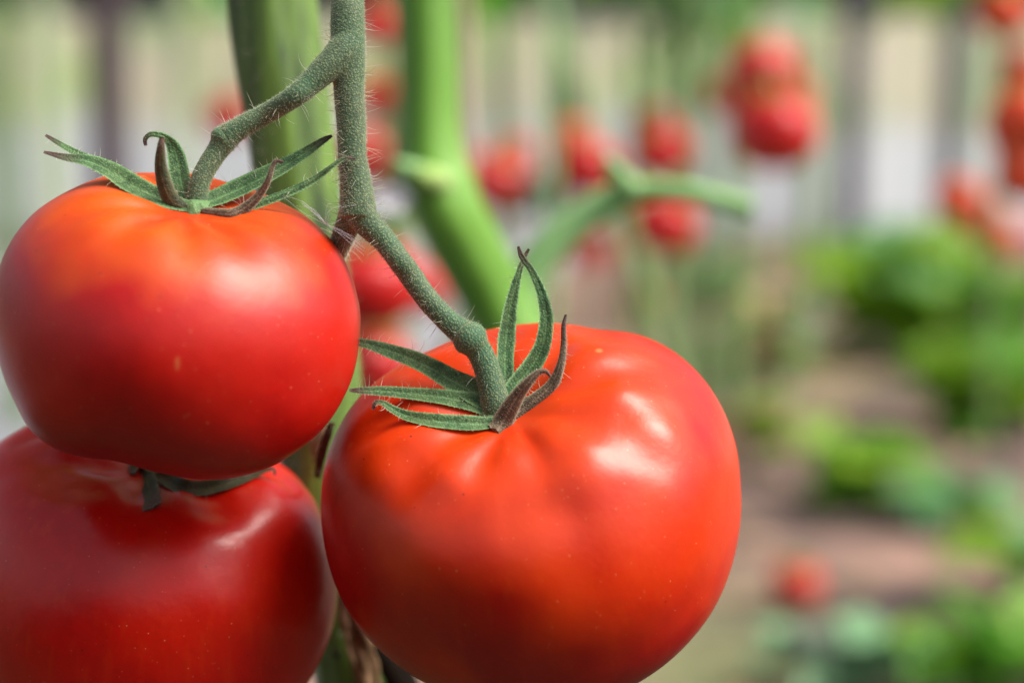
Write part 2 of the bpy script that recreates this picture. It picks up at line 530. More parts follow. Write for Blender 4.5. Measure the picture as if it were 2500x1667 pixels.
def tree(x, y, h, w_, label, m, seed, group='trees beyond the curtain'):
    t = thing('broadleaf_tree', label, 'tree', (x, y, 0), group)
    rnd = random.Random(seed)
    parts = []
    n = 10
    tr = np.array([(0.10 * mn.noise(Vector((i * .4, seed, 0))) * i / 3, 0, -0.05 + h * 0.6 * i / (n - 1)) for i in range(n)])
    parts.append(tube_geo(tr, np.linspace(0.09, 0.035, n), 8))
    for k in range(6):
        s = tr[4 + k % 6]; a = rnd.uniform(0, 6.28)
        e = s + np.array([math.cos(a) * w_ * .6, math.sin(a) * w_ * .6, h * 0.22])
        parts.append(tube_geo(catmull([s, (s + e) / 2 + [0, 0, 0.08], e], 6), np.linspace(0.035, 0.01, 6), 6))
    V, F = join_geo(parts)
    mesh_obj('trunk', V, F, M['bark'], t)
    leaf_cloud('crown', 3800, w_, w_, h * 0.48, 0.055, m, t, h * 0.52, seed)
    return t
TL = [('dark green tree beyond the curtain at the far left', 'leaf_dark'), ('dark tree beyond the brown-purple post', 'leaf_dark'),
      ('tree beyond the curtain in line with the thick hairy stem', 'leaf3'), ('shady tree beyond the curtain above the white flower', 'leaf_dark'),
      ('blue-green tree beyond the curtain above the forked pale stalk', 'leaf3'), ('yellow-green tree beyond the curtain above the ripe pair', 'leaf2'),
      ('dark tree beyond the curtain behind the slim grey post', 'leaf_dark'), ('dull green tree beyond the curtain at the far right', 'leaf1')]
for i, (lb, mm_) in enumerate(TL):
    tree(-2.1 + i * 0.62, 7.4 + 0.5 * (i % 3), 2.4 + 0.4 * ((i * 7) % 3), 0.62, lb, M[mm_], 11 + i)

# ------------------------------------------------------------------ leaves and plants
def leaf_mesh(name, L=0.06, W=0.04, lobes=3, curl=0.25, seed=0):
    rnd = random.Random(seed)
    n = 11
    V, F = [], []
    for i in range(n):
        f = i / (n - 1)
        half = W / 2 * math.sin(math.pi * min(1, f * 0.94 + 0.05)) ** 0.8 * (1 + 0.28 * math.sin(f * lobes * 2 * math.pi))
        z = -curl * L * f * f + 0.03 * L * math.sin(f * 9)
        for g in (-1, -0.5, 0, 0.5, 1):
            V.append((half * g, L * f, z + abs(g) * half * 0.35 - (abs(g) == 1) * half * 0.15 * math.sin(f * 20)))
    for i in range(n - 1):
        for j in range(4):
            a = i * 5 + j
            F.append((a, a + 1, a + 6, a + 5))
    me = bpy.data.meshes.new(name)
    me.from_pydata(V, [], F); me.update()
    me.polygons.foreach_set('use_smooth', [True] * len(me.polygons))
    return me
LEAVES = {}
for key in ('leaf1', 'leaf2', 'leaf3', 'leaf_dark', 'leaf_dry'):
    LEAVES[key] = []
    for s in range(3):
        me = leaf_mesh(key + '_mesh', 0.07, 0.05, 2 + s, 0.2 + 0.15 * s, s)
        me.materials.append(M[key])
        LEAVES[key].append(me)

def add_leaf(parent, pos, direction, scale, key, rnd):
    me = rnd.choice(LEAVES[key])
    o = bpy.data.objects.new('leaf', me)
    COL.objects.link(o)
    o.parent = parent
    o.location = tuple(map(float, pos))
    d = Vector(direction).normalized()
    q = d.to_track_quat('Y', 'Z')
    o.rotation_mode = 'QUATERNION'
    from mathutils import Quaternion
    o.rotation_quaternion = q @ Quaternion((0, 1, 0), rnd.uniform(-0.7, 0.7))
    o.scale = (scale,) * 3
    return o

def ground_plant(px, py, wpx, hpx, label, keys, n, seed, depth=None, name='ground_plant', lsize=1.0):
    """low leafy plant whose base stands on the soil where the picture shows it"""
    rnd = random.Random(seed)
    if depth is None:
        d = P(px, py + hpx / 2, 1.0) - CAM
        k = (CAM[2] - 0.0) / -d[2]
        base = CAM + d * k
        depth = k
    else:
        base = P(px, py, depth)
    base[2] = gz(base[0], base[1])
    t = thing(name, label, 'plant', base, 'leafy plants growing on the soil')
    W = wpx / FPX * depth / 2; H = hpx / FPX * depth * 1.05
    parts = []
    ns = max(4, n // 6)
    tips = []
    for k in range(ns):
        a = rnd.uniform(0, 6.28); r = W * rnd.uniform(0.15, 0.9)
        e = np.array([math.cos(a) * r, math.sin(a) * r * 0.7, H * rnd.uniform(0.45, 0.95)])
        pth = catmull([(0, 0, -0.01), e * [0.35, 0.35, 0.6], e], 7)
        parts.append(tube_geo(pth, np.linspace(0.004, 0.0015, 7), 5))
        tips.append(pth)
    V, F = join_geo(parts)
    mesh_obj('stem', V, F, M['vinebg'], t)
    for k in range(n):
        pth = tips[k % ns]
        q = pth[rnd.randint(1, 6)] if k >= ns else pth[6]
        a = rnd.uniform(0, 6.28)
        dr = (math.cos(a), math.sin(a), rnd.uniform(-0.1, 0.9))
        add_leaf(t, q, dr, lsize * rnd.uniform(0.75, 1.25) * (0.8 + W * 3.2), rnd.choice(keys), rnd)
    return t
GP = ground_plant
GP(2200, 730, 640, 300, 'large mid-green bush at the right, below the orange tomato, above the bare soil', ['leaf1', 'leaf2', 'leaf3', 'leaf2'], 120, 1)
GP(2390, 970, 380, 200, 'bright yellow-green low plant touching the right edge half way up', ['leaf2', 'leaf1', 'leaf2'], 80, 2)
GP(2080, 1160, 250, 190, 'small bright green plant in the bare soil above the fallen red tomato', ['leaf2', 'leaf1', 'leaf2'], 26, 3)
GP(2310, 1240, 150, 120, 'small grey-green plant on the soil, right of the bright one', ['leaf3', 'leaf3', 'leaf1'], 14, 4)
GP(2430, 1625, 300, 190, 'green plant in the lower right corner of the soil', ['leaf1', 'leaf2', 'leaf1'], 30, 5)
GP(2080, 1640, 230, 110, 'grey-green seedling clump at the bottom edge, below the fallen tomato', ['leaf3', 'leaf3', 'leaf_dark'], 18, 6)
GP(1860, 860, 280, 190, 'dull yellow-green weed beside the right side of the biggest tomato', ['leaf2', 'leaf3', 'leaf_dry'], 40, 7)
GP(2480, 1400, 70, 170, 'thin green plant at the right edge above the corner plant', ['leaf2', 'leaf3'], 12, 8)
GP(1760, 720, 340, 120, 'faint olive weed patch on the soil behind the biggest tomato', ['leaf3', 'leaf_dry', 'leaf1'], 44, 9)
GP(2420, 800, 300, 260, 'mid-green bush filling the right edge behind the bright yellow-green plant', ['leaf1', 'leaf2', 'leaf1'], 80, 21)
GP(2230, 640, 200, 130, 'blue-green seedling behind the large bush', ['leaf3', 'leaf1'], 16, 10)
GP(1850, 1080, 150, 150, 'small straw-coloured weed close to the right side of the biggest tomato', ['leaf_dry', 'leaf2'], 22, 12)

# litter on the soil
def litter():
    rnd = random.Random(5)
    V, F = [], []
    for k in range(1500):
        x = rnd.uniform(-1.6, 2.2); y = rnd.uniform(1.2, 5.4)
        a = rnd.uniform(0, 6.28); s = rnd.uniform(0.008, 0.028)
        z = max(gz(x, y), gz(x + .03, y)) + 0.006
        u = np.array([math.cos(a), math.sin(a), rnd.uniform(-.3, .3)]) * s
        v = np.array([-math.sin(a), math.cos(a), rnd.uniform(-.3, .3)]) * s * rnd.uniform(.2, .6)
        c = np.array([x, y, z]); o = len(V)
        V += [c - u, c + v, c + u, c - v, c + np.array([0, 0, .3 * s])]
        F += [(o, o + 1, o + 4), (o + 1, o + 2, o + 4), (o + 2, o + 3, o + 4), (o + 3, o, o + 4)]
    o = mesh_obj('leaf_litter', V, F, M['leaf_dry'], None, smooth=False)
    tag(o, 'dry leaf scraps scattered over the soil', 'leaf litter')
    o['kind'] = 'stuff'
litter()

# ------------------------------------------------------------------ tomato body
def tomato_geo(axis, h, grooves, gdepth, dimple=0.22, rd=0.30, p=2.25, nu=160, nv=110, lump=0.03, seed=0, knob=0.0):
    """unit tomato (equatorial radius 1) as points in its own frame; returns V in view frame (x right, y up, z to viewer)"""
    V = []
    for i in range(nv + 1):
        ph = math.pi * i / nv
        # denser near the stalk
        ph = math.pi * (i / nv) ** 1.12
        s, c = math.sin(ph), math.cos(ph)
        k = (abs(s) ** p + abs(c) ** p) ** (-1 / p)
        rr, zz = s * k, c * k
        for j in range(nu):
            az = 2 * math.pi * j / nu
            g = 0.0
            for (ga, gd, gw) in grooves:
                d = (az - ga + math.pi) % (2 * math.pi) - math.pi
                g += gd * math.exp(-(d / gw) ** 2)
            top = math.exp(-((rr - 0.38) / 0.26) ** 2) if zz > 0 else 0
            top *= max(0, min(1, zz * 1.6)) if zz > 0 else 0
            top *= min(1, rr / 0.25) ** 2
            side = (0.15 + 0.6 * max(0, zz)) * s
            r = rr * (1 - gdepth * 0.35 * g * side)
            z = zz
            if zz > 0:
                z -= dimple * math.exp(-(rr / rd) ** 2) + gdepth * g * top
            else:
                z += 0.07 * math.exp(-(rr / 0.4) ** 2)
            x, y = r * math.cos(az), r * math.sin(az)
            l = 1 + lump * mn.noise(Vector((x * 1.3 + seed, y * 1.3, z * 1.3))) + knob * math.exp(-((math.hypot(x, y) - 0.5) / 0.3) ** 2) * max(0, z) * mn.noise(Vector((x * 4.2 + seed, y * 5.0, z * 2)))
            V.append((x * l, y * l, z * h * l))
    F = []
    for i in range(nv):
        for j in range(nu):
            k = (j + 1) % nu
            F.append((i * nu + j, (i + 1) * nu + j, (i + 1) * nu + k, i * nu + k))
    V = np.array(V)
    return V, F

def make_tomato(name, label, cx, cy, depth, Rpx, Rdepth, axis, h, grooves, gdepth, m, outline=None, spin=0.0, **kw):
    V, F = tomato_geo(axis, h, grooves, gdepth, **kw)
    a = unit(np.array(axis, float))
    # frame of the fruit: z along axis; x as near as possible to the view's right
    xx = unit(np.array([1.0, 0, 0]) - a * a[0]); yy = np.cross(a, xx)
    cs, sn = math.cos(spin), math.sin(spin)
    B = np.stack([xx * cs + yy * sn, -xx * sn + yy * cs, a])
    W = V @ B                                    # front frame, unit size
    S = Rpx / FPX * depth
    W[:, 0] *= S; W[:, 1] *= S; W[:, 2] *= Rdepth
    if outline is not None:
        o = np.array([((x - cx) / FPX * depth, (cy - y) / FPX * depth) for x, y in outline])
        oa = np.arctan2(o[:, 1], o[:, 0]); orr = np.hypot(o[:, 0], o[:, 1])
        idx = np.argsort(oa); oa, orr = oa[idx], orr[idx]
        oa = np.concatenate([oa - 2 * math.pi, oa, oa + 2 * math.pi]); orr = np.tile(orr, 3)
        th = np.arctan2(W[:, 1], W[:, 0]); rr = np.hypot(W[:, 0], W[:, 1])
        nb = 180
        bins = ((th + math.pi) / (2 * math.pi) * nb).astype(int) % nb
        base = np.zeros(nb)
        np.maximum.at(base, bins, rr)
        ba = (np.arange(nb) + 0.5) / nb * 2 * math.pi - math.pi
        tgt = np.interp(ba, oa, orr)
        ratio = tgt / base
        ker = np.exp(-np.linspace(-2, 2, 9) ** 2); ker /= ker.sum()
        ratio = np.convolve(np.tile(ratio, 3), ker, 'same')[nb:2 * nb]
        mean = ratio.mean()
        rt = np.interp(th, np.concatenate([ba - 2 * math.pi, ba, ba + 2 * math.pi]), np.tile(ratio, 3))
        f = np.clip(rr / (base[bins]) / 0.95, 0, 1); f = f * f * (3 - 2 * f)
        s = mean * (1 - f) + rt * f
        W[:, 0] *= s; W[:, 1] *= s
    # shift into the fruit's own upright frame
    C = P(cx, cy, depth)
    Wl = W @ B.T                                # local: z along the fruit's axis
    t = thing(name, label, 'tomato', C)
    ob = mesh_obj('skin', Wl, F, m, t)
    VB = np.stack([RT, UP, -FWD])               # front frame -> world
    rot = (B @ VB).T
    ob.rotation_mode = 'QUATERNION'
    ob.rotation_quaternion = Matrix(rot.tolist()).to_quaternion()
    world = W @ VB + C
    q0 = world[0] - CAM; dq = float(q0 @ FWD)
    print(label[:20], 'pole px', 1250 + FPX * float(q0 @ RT) / dq, 833.5 - FPX * float(q0 @ UP) / dq, dq)
    bvh = BVHTree.FromPolygons([tuple(v) for v in world], F)
    return t, C, bvh, unit(B[2] @ VB)

def rel(t, V):
    l = np.array(t.location)
    return [np.asarray(v) - l for v in V]

def surf(bvh, px, py):
    d = P(px, py, 1.0) - CAM
    hit = bvh.ray_cast(Vector(CAM), Vector(unit(d)))
    if hit[0] is None: return None
    return float(np.dot(np.array(hit[0]) - CAM, FWD))

# ------------------------------------------------------------------ sepals, hairs
HAIR_RND = random.Random(77)
def hair_geo(p, n, L, r, rnd, segs=3, bend=0.5):
    t1 = unit(np.cross(n, [rnd.gauss(0, 1) for _ in range(3)]))
    k = rnd.uniform(-bend, bend) if segs > 1 else 0
    pts = []
    for i in range(segs + 1):
        f = i / segs
        pts.append(p + n * L * f * (1 - 0.25 * abs(k) * f) + t1 * L * k * f * f)
    u = unit(np.cross(n, t1)); v = t1
    V, F = [], []
    for i in range(segs):
        rr = r * (1 - 0.75 * i / segs)
        for j in range(3):
            a = j * 2.094
            V.append(pts[i] + u * math.cos(a) * rr + v * math.sin(a) * rr)
    V.append(pts[-1])
    for i in range(segs - 1):
        for j in range(3):
            k2 = (j + 1) % 3
            F.append((i * 3 + j, i * 3 + k2, i * 3 + 3 + k2, i * 3 + 3 + j))
    b = (segs - 1) * 3
    for j in range(3): F.append((b + j, b + (j + 1) % 3, b + 3))
    return V, F

def tube_hairs(path, rad, nlong, nshort, rnd, Ll=(0.002, 0.0043), Ls=(0.00025, 0.00055), grav=0.0):
    T = np.gradient(path, axis=0)
    out = []
    n = len(path)
    for q in range(nlong + nshort):
        lg = q < nlong
        i = rnd.randrange(n - 1); f = rnd.random()
        c = path[i] * (1 - f) + path[i + 1] * f
        r = rad[i] * (1 - f) + rad[i + 1] * f
        t = unit(T[i])
        d = unit(np.cross(t, [rnd.gauss(0, 1) for _ in range(3)]))
        p = c + d * r * 0.97
        nrm = unit(d + t * rnd.uniform(-0.3, 0.3))
        if lg: out.append(hair_geo(p, nrm, rnd.uniform(*Ll), 0.000045, rnd, 4, 0.55))
        else: out.append(hair_geo(p, nrm, rnd.uniform(*Ls), 0.00004, rnd, 1))
    return out

def blade(name, ctrl, parent, m, bvh=None, face=None, cup=0.35, thick=0.00032, n=34, hairs=(10, 120), ridge=0.0, twist=0.0, clear=0.0007, label=None):
    s = catmull(ctrl, n)
    s[:, 3] = np.maximum(s[:, 3], 1.2)
    path = []
    for i, (a, b, d, hw) in enumerate(s):
        if bvh is not None:
            for off in (0,):
                sd = surf(bvh, a, b)
                if sd is not None:
                    d = min(d, sd - clear)
        path.append((a, b, d))
    dd = np.array([q[2] for q in path])
    dd = np.minimum(dd, np.convolve(np.pad(dd, 2, 'edge'), np.ones(5) / 5, 'valid'))
    path = np.array([P(q[0], q[1], d) for q, d in zip(path, dd)])
    hw = s[:, 3] / FPX * dd
    T = np.gradient(path, axis=0)
    if face is None: face = -FWD
    K = 6
    V, F, tipv, acr = [], [], [], []
    prevw = None
    hg = []
    for i in range(n):
        t = unit(T[i])
        w_ = np.cross(t, face)
        if np.linalg.norm(w_) < 0.15 and prevw is not None: w_ = prevw
        w_ = unit(w_ - t * np.dot(w_, t))
        if prevw is not None and np.dot(w_, prevw) < 0: w_ = -w_
        if prevw is not None: w_ = unit(0.5 * w_ + 0.5 * prevw)
        prevw = w_
        a = twist * i / n
        nn = unit(np.cross(w_, t))
        if np.dot(nn, face) < 0: nn = -nn
        w2 = w_ * math.cos(a) + nn * math.sin(a); nn = nn * math.cos(a) - w_ * math.sin(a)
        h = hw[i]
        for side in (1, -1):
            for j in range(K + 1):
                g = (j / K * 2 - 1) * side
                edge = math.sqrt(max(0, 1 - g * g))
                th = min(thick, h * 0.5) * (0.35 + 0.65 * edge) * (1 if side > 0 else -1)
                z = cup * h * g * g - 0.0 + th * (1 if abs(g) < 1 else 0) - 0.12 * h * math.exp(-(g / 0.18) ** 2) * side
                wob = 1 + 0.08 * mn.noise(Vector((i * 0.35, g * 2, ctrl[0][0])))
                V.append(path[i] + w2 * h * g * wob + nn * z)
                tipv.append(i / (n - 1)); acr.append(abs(g))
        f = i / n
    M2 = 2 * (K + 1)
    for i in range(n - 1):
        for j in range(M2):
            k = (j + 1) % M2
            F.append((i * M2 + j, i * M2 + k, (i + 1) * M2 + k, (i + 1) * M2 + j))
    F.append(tuple(range(M2))); F.append(tuple((n - 1) * M2 + j for j in range(M2))[::-1])
    o = mesh_obj(name, rel(parent, V), F, m, parent)
    at = o.data.attributes.new('tip', 'FLOAT', 'POINT')
    at.data.foreach_set('value', tipv)
    at = o.data.attributes.new('across', 'FLOAT', 'POINT')
    at.data.foreach_set('value', acr)
    if label: o['label'] = label
    rnd = HAIR_RND
    for q in range(hairs[0] + hairs[1]):
        i = rnd.randrange(3, n - 3)
        j = rnd.choice([0, K, K + 1, 2 * K + 1]) if rnd.random() < 0.7 else rnd.randrange(M2)
        p = np.array(V[i * M2 + j]); out = p - path[i]
        nrm = unit(unit(out) + 0.5 * unit(face) * rnd.uniform(-1, 1) + unit(T[i]) * rnd.uniform(-.3, .3))
        if q < hairs[0]: hg.append(hair_geo(p, nrm, rnd.uniform(0.001, 0.0028), 0.000042, rnd, 4, 0.7))
        else: hg.append(hair_geo(p, nrm, rnd.uniform(0.00015, 0.0004), 0.000032, rnd, 1))
    Vh, Fh = join_geo(hg)
    oh = mesh_obj('hairs', [v - np.array(parent.location) for v in Vh], Fh, M['hair'], o, smooth=False)
    oh['kind'] = 'stuff'
    return o

def stalk_obj(name, ctrls, parent, m, nlong, nshort, voxel=0.00035, seed=0, nseg=40):
    """several tapering limbs grown together into one skin"""
    parts, hg = [], []
    rnd = random.Random(seed)
    for c in ctrls:
        path, rad = pxpath(c, nseg)
        parts.append(tube_geo(path, rad, 20, wob=0.05, seed=seed))
        ln = sum(np.linalg.norm(np.diff(path, axis=0), axis=1))
        hg += tube_hairs(path, rad, int(nlong * ln / 0.04), int(nshort * ln / 0.04), rnd)
    V, F = join_geo(parts)
    o = mesh_obj(name, rel(parent, V), F, m, parent)
    md = o.modifiers.new('grow', 'REMESH'); md.mode = 'VOXEL'; md.voxel_size = voxel; md.use_smooth_shade = True
    s = o.modifiers.new('soft', 'SMOOTH'); s.iterations = 6; s.factor = 0.6
    Vh, Fh = join_geo(hg)
    oh = mesh_obj('hairs', [v - np.array(parent.location) for v in Vh], Fh, M['hair'], o, smooth=False)
    oh['kind'] = 'stuff'
    return o

# ------------------------------------------------------------------ the three near tomatoes
O1 = [(879,763),(875,830),(861,916),(837,974),(819,1008),(787,1051),(744,1089),(680,1132),(638,1147),(574,1162),(510,1163),(425,1147),(340,1124),(298,1115),(191,1102),(140,1081),(91,1042),(68,1000),(53,974),(29,926),(10,868),(2,830),(0,758),(5,687),(19,630),(48,572),(96,510),(163,462),(230,431),(306,414),(383,411),(460,416),(526,431),(569,445),(640,470),(689,495),(717,508),(765,543),(808,586),(842,639),(866,706)]
O2 = [(1812,1194),(1806,1294),(1782,1387),(1736,1481),(1677,1551),(1589,1621),(1513,1662),(1420,1695),(1300,1712),(1180,1702),(1057,1664),(975,1616),(888,1536),(851,1485),(828,1442),(801,1362),(787,1293),(783,1247),(784,1202),(792,1133),(810,1078),(833,1032),(858,990),(905,940),(975,890),(1034,861),(1092,835),(1150,815),(1209,801),(1268,791),(1350,788),(1414,793),(1455,804),(1480,806),(1531,808),(1578,820),(1642,852),(1701,902),(1747,960),(1782,1031),(1803,1101)]
O3 = [(828,1440),(824,1499),(810,1549),(787,1600),(755,1663),(690,1740),(600,1800),(480,1835),(350,1840),(200,1815),(60,1750),(-40,1650),(-95,1520),(-110,1400),(-95,1270),(-55,1150),(0,1078),(43,1049),(85,1030),(170,1000),(270,990),(370,1000),(480,1030),(600,1090),(680,1140),(723,1170),(757,1204),(783,1255),(812,1330)]

gr1 = [(R(a), d, w_) for a, d, w_ in ((-118, 1.0, 0.20), (-82, 0.8, 0.18), (-48, 1.0, 0.2), (-12, 0.6, 0.22), (30, 1, .25), (75, .9, .25), (120, 1, .25), (165, .7, .22), (-155, 0.9, 0.22))]
D1, D2, D3 = 0.369, 0.384, 0.407
T1, C1, B1, A1 = make_tomato('tomato', 'satin red tomato hanging highest, upper left, orange round its green star', 440, 785, D1, 440, 0.0335, (0.12, 0.91, 0.40), 0.80, gr1, 0.05, M['tom_a'], O1, dimple=0.20, rd=0.34, seed=1, lump=0.02)
gr2 = [(R(a), d, w_) for a, d, w_ in ((-140, 1.0, 0.22), (-108, 1.0, 0.16), (-72, 1.0, 0.18), (-30, 0.8, 0.2), (8, .7, .2), (58, 1.3, .2), (105, 1, .25), (150, 1, .25), (-172, 0.9, 0.2))]
T2, C2, B2, A2 = make_tomato('tomato', 'biggest orange-red tomato at the right with lumpy shoulders below a kinked stalk', 1300, 1240, D2, 515, 0.038, (-0.15, 0.74, 0.66), 0.82, gr2, 0.035, M['tom_b'], O2, dimple=0.20, rd=0.30, seed=5, lump=0.05, knob=0.05)
gr3 = [(R(a), d, w_) for a, d, w_ in ((-150, 1.0, 0.3), (-95, 1.2, 0.32), (-35, 1.0, 0.25), (20, 1, .25), (80, 1, .3), (140, 1, .3))]
T3, C3, B3, A3 = make_tomato('tomato', 'deep red glossy tomato at the lower left, tucked beneath the highest one', 365, 1420, D3, 468, 0.034, (0.10, 0.90, 0.43), 0.84, gr3, 0.045, M['tom_c'], O3, dimple=0.22, rd=0.36, seed=9, lump=0.06, knob=0.045)

def cdepth(bvh, px, py): return surf(bvh, px, py)
c1 = cdepth(B1, 490, 505); c2 = cdepth(B2, 1225, 1010); c3 = cdepth(B3, 395, 1150)
print('calyx depths', c1, c2, c3, 'T1 axis world', A1)

def rowz(rows, base, dz):
    """rows (px,py,hw) + list of depth offsets in mm from calyx depth"""
    return [(x, y, base + z / 1000.0, w_) for (x, y, w_), z in zip(rows, dz)]

up1 = unit(A1 * 0.7 - FWD * 0.6)
blade('sepal', rowz([(470,508,16),(425,500,22),(387,485,25),(325,455,28),(270,420,25),(215,396,19),(160,386,11),(107,372,4)], c1, [0,-1,-1,0,1,1,1,1]), T1, M['sepal'], B1, up1, hairs=(16, 260))
blade('sepal', rowz([(350,462,8),(300,430,12),(250,403,12),(205,384,11),(165,364,9),(135,346,7),(111,331,4)], c1, [0,1,2,3,4,4,4]), T1, M['sepal'], B1, up1, hairs=(8, 120))
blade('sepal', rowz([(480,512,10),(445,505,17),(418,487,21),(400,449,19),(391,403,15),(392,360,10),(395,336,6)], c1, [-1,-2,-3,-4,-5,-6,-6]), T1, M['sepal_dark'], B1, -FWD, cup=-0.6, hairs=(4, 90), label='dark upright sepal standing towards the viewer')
blade('sepal', rowz([(478,500,18),(450,475,25),(440,430,25),(432,385,22),(420,352,15),(398,333,9),(370,328,7),(355,340,6),(356,356,4)], c1, [1,2,5,6,6,5,4,4,4]), T1, M['sepal'], B1, -FWD, cup=0.3, hairs=(12, 260))
blade('sepal', rowz([(480,505,16),(509,495,24),(574,468,28),(631,441,27),(689,411,23),(746,376,16),(788,346,10),(811,332,4)], c1, [0,1,3,4,5,6,6,6]), T1, M['sepal'], B1, up1, hairs=(26, 320))
blade('sepal', rowz([(470,512,10),(520,520,13),(565,523,15),(598,508,14),(631,478,11),(654,441,8),(665,408,6),(674,393,5),(692,396,3)], c1, [-1,-1,-2,-3,-3,-4,-4,-4,-4]), T1, M['sepal_brown'], B1, -FWD, cup=-0.4, hairs=(4, 90), label='narrow brownish sepal curling upwards')
blade('sepal', rowz([(540,520,8),(585,512,12),(631,495,14),(708,466,13),(765,438,11),(811,405,7),(842,385,6),(867,388,3)], c1, [0,0,0,0,0,-1,-1,-1]), T1, M['sepal'], B1, up1, cup=-0.3, hairs=(16, 160))
stalk_obj('stalk', [[(480,512,c1+.0015,30),(482,480,c1+.001,27),(490,440,c1+.001,26),(509,403,c1+.0015,26),(532,368,c1+.002,27),(545,350,c1+.002,30)],
                    [(538,352,c1+.002,27),(545,342,c1+.002,35),(556,334,c1+.002,33)]], T1, M['truss'], 30, 1800, seed=3)
# small disc where sepals meet
def calyx_disc(t, C, bvh, px, py, rpx, c, axis, m):
    V, F = [], []
    u = unit(np.cross(axis, RT)); v = np.cross(axis, u)
    cen = P(px, py, c - 0.0006)
    rr = rpx / FPX * c
    V.append(cen + axis * 0.0012)
    for k in (0.4, 0.75, 1.0):
        for j in range(24):
            a = j * math.pi / 12
            V.append(cen + (u * math.cos(a) + v * math.sin(a)) * rr * k * (1 + 0.12 * math.sin(5 * a)) + axis * 0.0012 * (1 - k ** 2) - axis * (0.0012 if k == 1 else 0))
    for j in range(24):
        k = (j + 1) % 24
        F.append((0, 1 + j, 1 + k))
        for s in range(2):
            F.append((1 + s * 24 + j, 1 + s * 24 + 24 + j, 1 + s * 24 + 24 + k, 1 + s * 24 + k))
    return mesh_obj('calyx', rel(t, V), F, m, t)
calyx_disc(T1, C1, B1, 482, 502, 38, c1, A1, M['sepal'])

up2 = unit(A2 * 0.8 - FWD * 0.5)
blade('sepal', rowz([(1215,1000,22),(1165,964,33),(1105,931,29),(1028,888,24),(951,859,19),(905,844,14),(860,832,9),(830,824,4)], c2, [0,1,2,3,4,4,5,5]), T2, M['sepal'], B2, up2, hairs=(26, 340))
blade('sepal', rowz([(1215,1010,20),(1168,988,26),(1098,974,22),(1017,964,17),(940,957,14),(888,955,10),(853,953,4)], c2, [0,0,0,0,0,0,0]), T2, M['sepal'], B2, up2, hairs=(18, 280))
blade('sepal', rowz([(1220,1030,12),(1185,1036,18),(1133,1036,21),(1063,1030,19),(996,1017,14),(958,1000,10),(935,985,7),(918,984,6),(911,1000,4)], c2, [-1,-1,-1,-1,-1,-2,-2,-2,-2]), T2, M['sepal'], B2, up2, cup=0.5, hairs=(14, 280))
blade('sepal', rowz([(1212,1052,16),(1219,1044,26),(1237,1012,25),(1263,967,18),(1291,932,13),(1314,909,8),(1332,906,5),(1345,920,3)], c2, [-2,-3,-4,-5,-6,-6,-6,-6]), T2, M['sepal_brown'], B2, -FWD, cup=-0.5, hairs=(8, 240), label='short brown sepal with a hooked tip')
blade('sepal', rowz([(1245,1020,18),(1275,1000,24),(1308,976,22),(1345,941,17),(1366,896,12),(1375,845,9),(1375,797,7),(1381,768,3)], c2, [-1,-1,-1,-1,-1,0,0,0]), T2, M['sepal_brown'], B2, unit(-FWD - 0.5 * RT), cup=-0.4, hairs=(12, 240), label='slim sepal browning towards its tip')
blade('sepal', rowz([(1235,985,18),(1256,946,23),(1291,904,24),(1323,848,21),(1334,778,17),(1323,718,13),(1299,662,9),(1274,627,7),(1265,602,3)], c2, [0,1,2,2,2,2,2,2,2]), T2, M['sepal'], B2, -FWD, cup=0.3, hairs=(16, 300))
blade('sepal', rowz([(1232,980,18),(1233,930,21),(1232,876,22),(1236,816,22),(1246,746,17),(1264,673,10),(1280,628,6),(1291,608,3)], c2, [1,3,4,5,5,5,5,5]), T2, M['sepal'], B2, unit(-FWD + 0.3 * RT), cup=0.3, hairs=(14, 280))
stalk_obj('stalk', [[(1222,1035,c2+.001,42),(1212,995,c2,38),(1198,935,c2,33),(1181,880,c2,32),(1160,840,c2,33),(1145,822,c2,34)],
                    [(1164,848,c2,32),(1149,828,c2-.0006,45),(1130,810,c2,37)]], T2, M['truss'], 36, 1800, seed=4)
calyx_disc(T2, C2, B2, 1212, 1004, 52, c2, A2, M['sepal'])

up3 = unit(A3 * 0.8 - FWD * 0.5)
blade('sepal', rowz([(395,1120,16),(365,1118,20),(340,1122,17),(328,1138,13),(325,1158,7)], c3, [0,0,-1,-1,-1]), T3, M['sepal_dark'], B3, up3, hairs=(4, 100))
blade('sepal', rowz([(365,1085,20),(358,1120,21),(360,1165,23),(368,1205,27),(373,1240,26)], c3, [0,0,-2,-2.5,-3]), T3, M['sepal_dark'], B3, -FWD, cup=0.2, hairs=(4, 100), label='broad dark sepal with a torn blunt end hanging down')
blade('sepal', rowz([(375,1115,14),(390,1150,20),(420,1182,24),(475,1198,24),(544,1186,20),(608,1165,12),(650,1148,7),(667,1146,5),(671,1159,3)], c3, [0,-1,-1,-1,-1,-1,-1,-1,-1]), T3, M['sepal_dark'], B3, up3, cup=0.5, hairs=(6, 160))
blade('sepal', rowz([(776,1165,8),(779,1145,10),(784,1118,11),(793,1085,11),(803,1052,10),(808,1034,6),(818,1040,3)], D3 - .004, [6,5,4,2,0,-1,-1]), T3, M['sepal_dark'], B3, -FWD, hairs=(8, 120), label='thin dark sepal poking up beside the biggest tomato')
calyx_disc(T3, C3, B3, 385, 1122, 40, c3, A3, M['sepal'])
stalk_obj('stalk', [[(390,1135,c3+.001,28),(420,1085,c3+.006,28),(480,1040,c3+.016,28),(560,990,.414,28)]], T3, M['truss'], 4, 60, seed=6)

